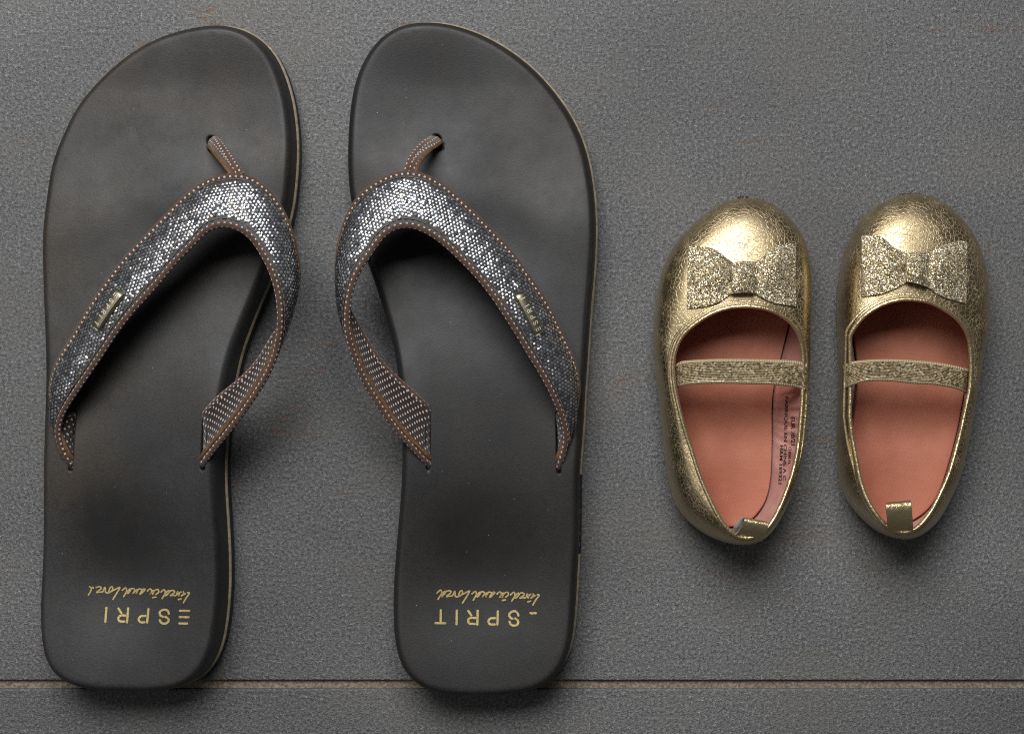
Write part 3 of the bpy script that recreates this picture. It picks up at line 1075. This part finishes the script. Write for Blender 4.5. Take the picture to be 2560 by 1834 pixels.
    ga, gb = np.meshgrid(aa, bb, indexing='ij')
    gh = np.broadcast_to(hh, ga.shape).copy()
    gh[0] -= .0007
    gh[-1] -= .0007
    tv = tagp(ga, gb, gh).reshape(-1, 3)
    fs = grid_faces(na, nb2)
    fs.append(tuple(range(nb2))[::-1])
    fs.append(tuple((na - 1) * nb2 + k for k in range(nb2)))
    tg = mesh('metal_tag', tv, fs, TAGM, root)
    pl = []
    for k, Lt in enumerate(letters_unit()):
        a0 = -L_ / 2 + L_ * (.09 + .148 * k)
        pl += [[(a0 + x * .0017, (y - .5) * .0019) for x, y in q] for q in Lt]
    strokes(pl, .00038, lambda e: tagp(e[:, 0], e[:, 1], np.full(len(e), .00078)), step=.0003).build('tag_lettering', TAGL, tg)

    # toe post
    if left:
        tp = [(530, 354, 14), (535, 358, 21), (547, 372, 27), (566, 396, 33), (585, 420, 38), (598, 442, 40)]
    else:
        tp = [(1090, 350, 15), (1080, 356, 22), (1064, 366, 27), (1043, 388, 33), (1029, 412, 38), (1021, 440, 40)]
    d = smooth(resample(catmull(W([a[0] for a in tp], [a[1] for a in tp], [a[2] / 1000 for a in tp]), False, 16), 40), 2)
    t = np.gradient(d, axis=0)
    t /= np.linalg.norm(t, axis=1)[:, None]
    sidev = np.cross(t, np.array([0, 0, 1.0]))
    sidev /= np.linalg.norm(sidev, axis=1)[:, None]
    topv = np.cross(sidev, t)
    rr = np.interp(np.linspace(0, 1, 40), [0, .3, 1], [.0028, .0027, .0023])
    tv, tf, tuv = tube(d, rr, 16, flat=.5, updir=topv)
    tpo = mesh('toe_post', tv, tf, DOTP, root, uv=tuv)
    sg = 1.0 if left else -1.0
    e = d + sidev * sg * .0023 + topv * .0004
    tv, tf, tuv = tube(e, .00085, 8)
    mesh('piping', tv, tf, OLIVE, tpo, uv=tuv)
    return root


flip_flop('L', 'charcoal flip-flop at the far left, its printed heel name missing the last letter')
flip_flop('R', 'charcoal flip-flop beside the gold shoes, its printed heel name missing the first letter')

# ------------------------------------------------------------------ gold shoes
SIL_A = [(1871, 496), (1808, 505), (1762, 535), (1725, 570), (1692, 602), (1667, 646), (1651, 692), (1642, 738), (1637, 785), (1634, 821), (1634, 860),
         (1639, 929), (1648, 1007), (1657, 1095), (1666, 1169), (1675, 1217), (1692, 1266), (1722, 1303), (1759, 1332), (1803, 1351), (1851, 1357),
         (1892, 1348), (1917, 1328), (1943, 1291), (1966, 1247), (1984, 1206), (1997, 1151), (2004, 1095), (2008, 1040), (2012, 985), (2016, 930),
         (2018, 880), (2017, 824), (2020, 760), (2021, 704), (2019, 658), (2013, 616), (1997, 579), (1974, 549), (1946, 524), (1911, 502)]
TOP_A = [(1865, 763), (1819, 767), (1780, 780), (1748, 799), (1718, 822), (1700, 843), (1687, 872), (1681, 911), (1684, 959), (1693, 1007), (1708, 1066),
         (1727, 1125), (1749, 1191), (1775, 1251), (1800, 1299), (1825, 1330), (1851, 1346), (1875, 1347), (1903, 1335), (1925, 1315), (1950, 1269),
         (1971, 1217), (1986, 1169), (1997, 1114), (2003, 1058), (2007, 1003), (2009, 950), (2009, 890), (2003, 850), (1989, 817), (1972, 799),
         (1946, 781), (1911, 768)]
SIL_B = [(2282, 485), (2245, 489), (2208, 503), (2171, 528), (2143, 558), (2127, 588), (2113, 635), (2104, 681), (2098, 727), (2096, 773), (2095, 819),
         (2096, 878), (2096, 950), (2094, 1022), (2093, 1095), (2096, 1169), (2103, 1213), (2119, 1252), (2145, 1285), (2178, 1318), (2215, 1338),
         (2252, 1345), (2282, 1339), (2318, 1317), (2341, 1291), (2363, 1251), (2385, 1206), (2401, 1155), (2414, 1095), (2424, 1040), (2433, 985),
         (2441, 930), (2450, 874), (2458, 820), (2463, 760), (2460, 704), (2452, 658), (2441, 621), (2425, 584), (2401, 554), (2378, 528), (2348, 505),
         (2318, 489)]
TOP_B = [(2282, 746), (2254, 746), (2220, 753), (2185, 769), (2159, 788), (2138, 812), (2123, 838), (2116, 874), (2113, 929), (2115, 977), (2121, 1029),
         (2129, 1095), (2140, 1151), (2151, 1206), (2168, 1251), (2190, 1287), (2219, 1319), (2252, 1333), (2282, 1329), (2310, 1304), (2332, 1272),
         (2354, 1228), (2373, 1184), (2391, 1125), (2406, 1066), (2417, 1014), (2425, 977), (2429, 929), (2428, 885), (2422, 840), (2404, 806),
         (2381, 784), (2354, 767), (2322, 752)]


INS_A = [(1850, 530), (1780, 560), (1720, 620), (1685, 700), (1668, 800), (1672, 920), (1684, 1040), (1700, 1150), (1725, 1230), (1765, 1290), (1820, 1316),
         (1870, 1304), (1906, 1265), (1921, 1225), (1927, 1169), (1929, 1095), (1929, 1022), (1934, 966), (1951, 892), (1969, 811), (1985, 740), (1985, 660),
         (1960, 590), (1910, 545)]
INS_B = [(2280, 520), (2215, 545), (2165, 600), (2140, 680), (2130, 760), (2134, 833), (2143, 892), (2145, 966), (2136, 1040), (2128, 1100), (2130, 1180),
         (2150, 1245), (2195, 1298), (2240, 1312), (2285, 1298), (2326, 1265), (2355, 1206), (2385, 1103), (2409, 992), (2425, 900), (2438, 800),
         (2440, 700), (2420, 620), (2370, 555), (2320, 525)]


def ztop(py):
    return np.interp(py, [740, 770, 850, 950, 1100, 1220, 1300, 1350], np.array([33.5, 32.5, 29, 27.5, 28.5, 31.5, 35, 36]) / 1000)


def shoe(which, label):
    a = which == 'A'
    sil, top = (SIL_A, TOP_A) if a else (SIL_B, TOP_B)
    ZS = .0115
    sd = catmull(sil, True, 10)
    td = catmull(top, True, 10)
    s3 = W(sd[:, 0], sd[:, 1], ZS)
    t3 = W(td[:, 0], td[:, 1], ztop(td[:, 1]))
    c = W(*((1858, 1030) if a else (2270, 1010)), .025)[:2]
    NA, NB = 260, 30
    th = np.linspace(-math.pi, math.pi, NA, endpoint=False)

    def polar(p):
        an = np.arctan2(p[:, 1] - c[1], p[:, 0] - c[0])
        r = np.hypot(p[:, 1] - c[1], p[:, 0] - c[0])
        o = np.argsort(an)
        an, r, z = an[o], r[o], p[o, 2]
        an = np.concatenate([an - 2 * math.pi, an, an + 2 * math.pi])
        rr = np.interp(th, an, np.tile(r, 3))
        zz = np.interp(th, an, np.tile(z, 3))
        q = smooth(np.stack([rr, zz], -1), 2.0, True)
        return q[:, 0], q[:, 1]
    rs, _ = polar(s3)
    rt, zt = polar(t3)
    rt = np.minimum(rt, rs - .0009)
    dirs = np.stack([np.cos(th), np.sin(th)], -1)
    root = thing('ballet_shoe', label, 'shoe', (float(c[0]), float(c[1]), 0), 'pair of gold ballet shoes')

    def pt(r, z):
        return np.concatenate([c + dirs * r[:, None], np.broadcast_to(z, (NA,))[:, None]], 1)
    toe = ss(.25, .8, np.sin(th))
    heel = ss(.6, .95, -np.sin(th))
    # upper
    rows = []
    for k, (ins, z) in enumerate(((.0034, .0030), (.0022, .0045), (.0011, .0068), (.0003, .0092))):
        rows.append(pt(rs - ins, np.full(NA, z)))
    nexp = 2.0 + 1.0 * toe
    for j in range(NB + 1):
        u = j / NB
        an = u * math.pi / 2
        cs, sn = math.cos(an), math.sin(an)
        ex = 2 / nexp
        fr = max(cs, 0) ** ex
        fz = sn ** ex
        # the vamp climbs on towards the throat instead of going flat
        lin = 1 - fr
        fz = fz * (1 - .16 * toe) + (.16 * toe) * lin
        rows.append(pt(rt + (rs - rt) * fr, ZS + (zt - ZS) * fz))
    g = np.stack(rows, 1)
    nr_ = g.shape[1]
    # soft puckers beside the throat and along the sides
    gv = g.reshape(-1, 3)
    uv = np.stack([np.repeat(th[:, None] * .03, nr_, 1), np.repeat(np.linspace(0, .05, nr_)[None], NA, 0)], -1).reshape(-1, 2)
    ff = grid_faces(NA, nr_, close_u=True)
    up = mesh('upper', gv, ff, GOLD, root, uv=uv)
    bvh = BVHTree.FromPolygons([Vector(v) for v in gv.tolist()], ff)

    def surf(x, y):
        h = bvh.ray_cast(Vector((x, y, .2)), Vector((0, 0, -1)))
        return h[0].z if h[0] is not None else None
    # outsole
    pr = [pt(rs - .0040, .0032), pt(rs - .0026, .0030), pt(rs - .0026, .0012), pt(rs - .0036, .0001)]
    g2 = np.stack(pr, 1)
    f2 = grid_faces(NA, 4, close_u=True, flip=True) + [tuple(i * 4 + 3 for i in range(NA))[::-1]]
    mesh('outsole', g2.reshape(-1, 3), f2, TAN, root)
    # binding round the opening
    pb = pt(rt - .0003, zt + .0001)
    tv, tf, tuv = tube(pb, .00085, 10, closed=True)
    mesh('topline_binding', tv, tf, GOLDB, root, uv=tuv)
    pb = pt(rt + .0016 * (1 - .6 * heel), zt - .0006 - .0008 * (1 - toe))
    tv, tf, tuv = tube(pb, .0006, 8, closed=True)
    mesh('seam_cord', tv, tf, GOLDB, up, uv=tuv)
    # insole and lining
    idn = catmull(INS_A if a else INS_B, True, 10)
    ri, _ = polar(W(idn[:, 0], idn[:, 1], .0085))
    ri = np.minimum(ri, rs - .0030)
    zi = .0078
    rows = []
    for t in np.linspace(0, 1, 18):
        A_, z_a = rt - .0010, zt - .0004
        B_, z_b = np.maximum(rs - .0012, rt), zt * .72
        C_, z_c = ri + .0008, np.full(NA, zi - .0016)
        r = (1 - t) ** 2 * A_ + 2 * t * (1 - t) * B_ + t * t * C_
        z = (1 - t) ** 2 * z_a + 2 * t * (1 - t) * z_b + t * t * z_c
        wv_ = .0005 * np.sin(th * 23 + 3 * t) * math.sin(t * math.pi) + .0004 * np.sin(th * 41 + 1) * math.sin(t * math.pi)
        rows.append(pt(r + wv_, z))
    gl = np.stack(rows, 1)
    lf = grid_faces(NA, 18, close_u=True, flip=True)
    lin = mesh('lining', gl.reshape(-1, 3), lf, LINING, root)
    lbvh = BVHTree.FromPolygons([Vector(v) for v in gl.reshape(-1, 3).tolist()], lf)
    rows = []
    for f in (0.0, .15, .3, .45, .6, .75, .86, .93, .97, .99, 1.0):
        z = zi + .0012 * f ** 3 - (.0003 if f == 1.0 else 0)
        rows.append(pt(ri * f, np.full(NA, z)))
    rows.append(pt(ri + .0001, np.full(NA, zi - .0008)))
    gi = np.stack(rows, 1)
    mesh('insole', gi.reshape(-1, 3), grid_faces(NA, gi.shape[1], close_u=True, flip=True), SATIN, root)

    # bow: two loops of glitter felt and a knot
    if a:
        loops = [([(1722, 615), (1766, 616), (1796, 628), (1815, 644), (1832, 656)], [(1717, 770), (1762, 766), (1796, 755), (1815, 743), (1832, 733)]),
                 ([(1990, 607), (1951, 612), (1923, 628), (1906, 643), (1886, 655)], [(1990, 766), (1946, 759), (1918, 750), (1902, 742), (1886, 733)])]
        knot = ([(1830, 656), (1858, 652), (1888, 654)], [(1830, 734), (1858, 731), (1888, 733)])
    else:
        loops = [([(2154, 590), (2190, 588), (2213, 598), (2236, 619), (2268, 632)], [(2155, 741), (2200, 735), (2236, 722), (2254, 712), (2268, 705)]),
                 ([(2419, 605), (2400, 602), (2365, 610), (2340, 624), (2314, 632)], [(2416, 758), (2370, 746), (2345, 735), (2330, 724), (2314, 715)])]
        knot = ([(2267, 632), (2292, 631), (2320, 632)], [(2267, 704), (2292, 708), (2320, 717)])
    bow = None

    def sheet(name, te, be, zc, thick, parent, lift, lab=None):
        nu, nv = 22, 12
        T_, B_ = resample(catmull(te, False, 12), nu), resample(catmull(be, False, 12), nu)
        v = np.linspace(0, 1, nv)
        pp = T_[:, None] * (1 - v)[None, :, None] + B_[:, None] * v[None, :, None]
        u = np.linspace(0, 1, nu)
        p0 = W(pp[..., 0], pp[..., 1], .031)
        zs = np.array([[surf(x, y) or 0.0 for x, y in row[:, :2]] for row in p0])
        zq = zc(u, v, zs) + lift
        zq = np.maximum(zq, zs + .0006 + thick * .4)
        P_ = W(pp[..., 0], pp[..., 1], zq)
        lo = P_ - np.array([0, 0, thick])
        # rounded rim: top sheet, side band, bottom sheet
        top_ = P_.reshape(-1, 3)
        bot_ = lo.reshape(-1, 3)
        f = grid_faces(nu, nv, flip=True)
        n0 = len(top_)
        f2_ = [tuple(i + n0 for i in q[::-1]) for q in f]
        ring = [i * nv for i in range(nu)] + [(nu - 1) * nv + j for j in range(1, nv)] + [i * nv + nv - 1 for i in range(nu - 2, -1, -1)] + [j for j in range(nv - 2, 0, -1)]
        sf = [(ring[k], ring[(k + 1) % len(ring)], ring[(k + 1) % len(ring)] + n0, ring[k] + n0) for k in range(len(ring))]
        o = mesh(name, np.concatenate([top_, bot_]), f + f2_ + sf, GLIT, parent)
        md = o.modifiers.new('edge', 'EDGE_SPLIT')
        md.split_angle = R(55)
        return o

    def zloop(u, v, zs):
        outer = np.median(zs[0])
        inner = np.median(zs[-1])
        U, V = np.meshgrid(u, v, indexing='ij')
        base = outer + (inner - outer) * U
        return base + .0018 * np.sin(np.pi * U) * (1 - (2 * V - 1) ** 2) + .0012 * (1 - (2 * V - 1) ** 2) - .0008 - .0008 * np.exp(-((1 - U) / .14) ** 2)

    def zknot(u, v, zs):
        U, V = np.meshgrid(u, v, indexing='ij')
        return np.median(zs) + .0012 * (1 - (2 * U - 1) ** 2) + .0010 * (1 - (2 * V - 1) ** 2)
    bow = sheet('bow', knot[0], knot[1], zknot, .0020, root, .0036)
    for te, be in loops:
        sheet('bow_loop', te, be, zloop, .0014, bow, .0014)

    # elastic across the instep
    if a:
        te = [(1684, 915), (1697, 906), (1715, 901), (1785, 897), (1858, 897), (1951, 899), (1999, 903), (2020, 911)]
        be = [(1686, 969), (1700, 966), (1720, 962), (1785, 959), (1858, 960), (1932, 962), (1988, 968), (2015, 977)]
    else:
        te = [(2107, 914), (2121, 907), (2140, 902), (2189, 898), (2245, 898), (2318, 903), (2374, 911), (2426, 923)]
        be = [(2107, 975), (2121, 967), (2140, 960), (2171, 953), (2226, 953), (2282, 959), (2337, 962), (2392, 972), (2420, 986)]
    nu, nv = 60, 11
    T_, B_ = resample(catmull(te, False, 12), nu), resample(catmull(be, False, 12), nu)
    v = np.linspace(0, 1, nv)
    u = np.linspace(0, 1, nu)
    pp = T_[:, None] * (1 - v)[None, :, None] + B_[:, None] * v[None, :, None]
    zz = (.0270 + .0045 * (1 - (2 * u - 1) ** 4) - .003 * np.exp(-(u / .03) ** 2) - (-.0012 if a else .003) * np.exp(-((1 - u) / .03) ** 2))[:, None] + (.0005 * (1 - (2 * v - 1) ** 6))[None]
    g3 = W(pp[..., 0], pp[..., 1], zz)
    su = arclen(g3[:, 5])
    uve = np.stack([np.repeat(su[:, None], nv, 1), np.repeat(v[None], nu, 0)], -1).reshape(-1, 2)
    gb_ = g3 - np.array([0, 0, .0011])
    n0 = nu * nv
    f = grid_faces(nu, nv, flip=True)
    ring = [i * nv for i in range(nu)] + [(nu - 1) * nv + j for j in range(1, nv)] + [i * nv + nv - 1 for i in range(nu - 2, -1, -1)] + [j for j in range(nv - 2, 0, -1)]
    fs = f + [tuple(i + n0 for i in q[::-1]) for q in f] + [(ring[k], ring[(k + 1) % len(ring)], ring[(k + 1) % len(ring)] + n0, ring[k] + n0) for k in range(len(ring))]
    mesh('elastic_strap', np.concatenate([g3.reshape(-1, 3), gb_.reshape(-1, 3)]), fs, ELAS, root, uv=np.concatenate([uve, uve]))

    # pull tab at the heel: a folded loop of gold leather
    if a:
        Lp = [(1838, 1344, 33), (1836, 1338, 35.5), (1845, 1328, 38), (1855, 1312, 40), (1861, 1298, 40.5), (1857, 1294, 39), (1848, 1300, 37), (1838, 1312, 35), (1830, 1326, 32)]
        Rp = [(1906, 1350, 33), (1906, 1345, 35.5), (1912, 1336, 38), (1919, 1322, 40), (1919, 1309, 40.5), (1915, 1305, 39), (1909, 1311, 37), (1902, 1322, 35), (1897, 1335, 32)]
    else:
        Lp = [(2219, 1334, 33), (2219, 1326, 36), (2218, 1305, 39), (2216, 1280, 41), (2214, 1264, 41), (2214, 1258, 39.8), (2215, 1262, 38), (2217, 1285, 36), (2219, 1318, 33)]
        Rp = [(2283, 1334, 33), (2283, 1326, 36), (2281, 1305, 39), (2279, 1277, 41), (2277, 1258, 41), (2277, 1252, 39.8), (2278, 1256, 38), (2280, 1280, 36), (2283, 1318, 33)]
    nu = 40
    f3 = []
    for q in (Lp, Rp):
        d = catmull(W([x[0] for x in q], [x[1] for x in q], [x[2] / 1000 for x in q]), False, 12)
        f3.append(resample(d, nu))
    v = np.linspace(0, 1, 8)
    g4 = f3[0][:, None] * (1 - v)[None, :, None] + f3[1][:, None] * v[None, :, None]
    nn = Ribbon.normals(g4)
    if nn[12, 4, 2] < 0:
        nn = -nn
    f = grid_faces(nu, 8)
    tab = mesh('pull_tab', (g4 + nn * .0004).reshape(-1, 3), f, GOLDB, root)
    lo = g4 - nn * .0004
    n0 = nu * 8
    allv = np.concatenate([(g4 + nn * .00038).reshape(-1, 3), lo.reshape(-1, 3)])
    ring = [i * 8 for i in range(nu)] + [(nu - 1) * 8 + j for j in range(1, 8)] + [i * 8 + 7 for i in range(nu - 2, -1, -1)] + [j for j in range(6, 0, -1)]
    fs = [tuple(i + n0 for i in q) for q in f] + [(ring[k], ring[(k + 1) % len(ring)], ring[(k + 1) % len(ring)] + n0, ring[k] + n0) for k in range(len(ring))]
    mesh('tab_backing', allv, fs, GREYB, tab)

    # rubbed, crumbly toe edge
    A_ = Acc()
    spots = [(1847, 494), (1856, 492), (1876, 497), (1886, 498), (1895, 498), (1903, 501)] if a else [(2256, 486), (2266, 485), (2277, 485), (2290, 484), (2300, 486), (2306, 486), (2341, 499), (2348, 506)]
    for (x, y) in spots:
        for _ in range(5):
            p = W(x + rng.normal(0, 3.5), y + rng.normal(0, 1.2), .0105 + rng.uniform(-.001, .002))
            r = rng.uniform(.0002, .00055)
            q = np.array([[1, 0, 0], [-1, 0, 0], [0, 1, 0], [0, -1, 0], [0, 0, 1], [0, 0, -1]]) * r * rng.uniform(.6, 1.3, (6, 1)) + p
            A_.add(q, [(0, 2, 4), (2, 1, 4), (1, 3, 4), (3, 0, 4), (2, 0, 5), (1, 2, 5), (3, 1, 5), (0, 3, 5)])
    A_.build('toe_scuff', RUST, up, kind='stuff')

    # stamp inside the left shoe
    if a:
        camv = Vector((0, 0, D))

        def stamp(txt, p0, p1, hpx):
            cu = bpy.data.curves.new('stamp', 'FONT')
            cu.body = txt
            cu.size = 1.0
            cu.resolution_u = 2
            cu.offset = .022
            ob = bpy.data.objects.new('stamp', cu)
            COL.objects.link(ob)
            dg = bpy.context.evaluated_depsgraph_get()
            me = bpy.data.meshes.new_from_object(ob.evaluated_get(dg))
            vs = np.array([(q.co.x, q.co.y) for q in me.vertices])
            fs_ = [tuple(q.vertices) for q in me.polygons]
            bpy.data.objects.remove(ob)
            bpy.data.curves.remove(cu)
            bpy.data.meshes.remove(me)
            wmax = vs[:, 0].max()
            p0, p1 = np.array(p0, float), np.array(p1, float)
            e = (p1 - p0)
            nrm = np.array([-e[1], e[0]]) / np.linalg.norm(e)      # picture y points down: up of the letters is towards the outer wall
            out_, ok = [], True
            for x, y in vs:
                q = p0 + e * (x / wmax) - nrm * (y / .7 * hpx)
                w0 = Vector(W(q[0], q[1], 0.0).tolist())
                dr = (w0 - camv).normalized()
                h = lbvh.ray_cast(camv, dr)
                if h[0] is None:
                    h = (w0, None)
                out_.append(h[0] - dr * .00018)
            return np.array([tuple(q) for q in out_]), fs_
        A_ = Acc()
        for txt, p0, p1, hp in (('EUR 20/21', (1977, 1041), (1978, 1112), 9.5), ('CHINA FA', (1972, 1116), (1969, 1160), 7),
                                ('FABRIQUE EN CHINE A C', (1963, 990), (1957, 1200), 7.5), ('H&M 189321', (1951, 1111), (1946, 1209), 7.5)):
            v_, f_ = stamp(txt, p0, p1, hp)
            A_.add(v_, f_)
        A_.build('size_stamp', INK, lin, smooth_=False)
    return root


shoe('A', 'small gold ballet shoe beside the flip-flops, black size stamp on its pink lining')
shoe('B', 'small gold ballet shoe at the far right, its heel tab folded straight forward')
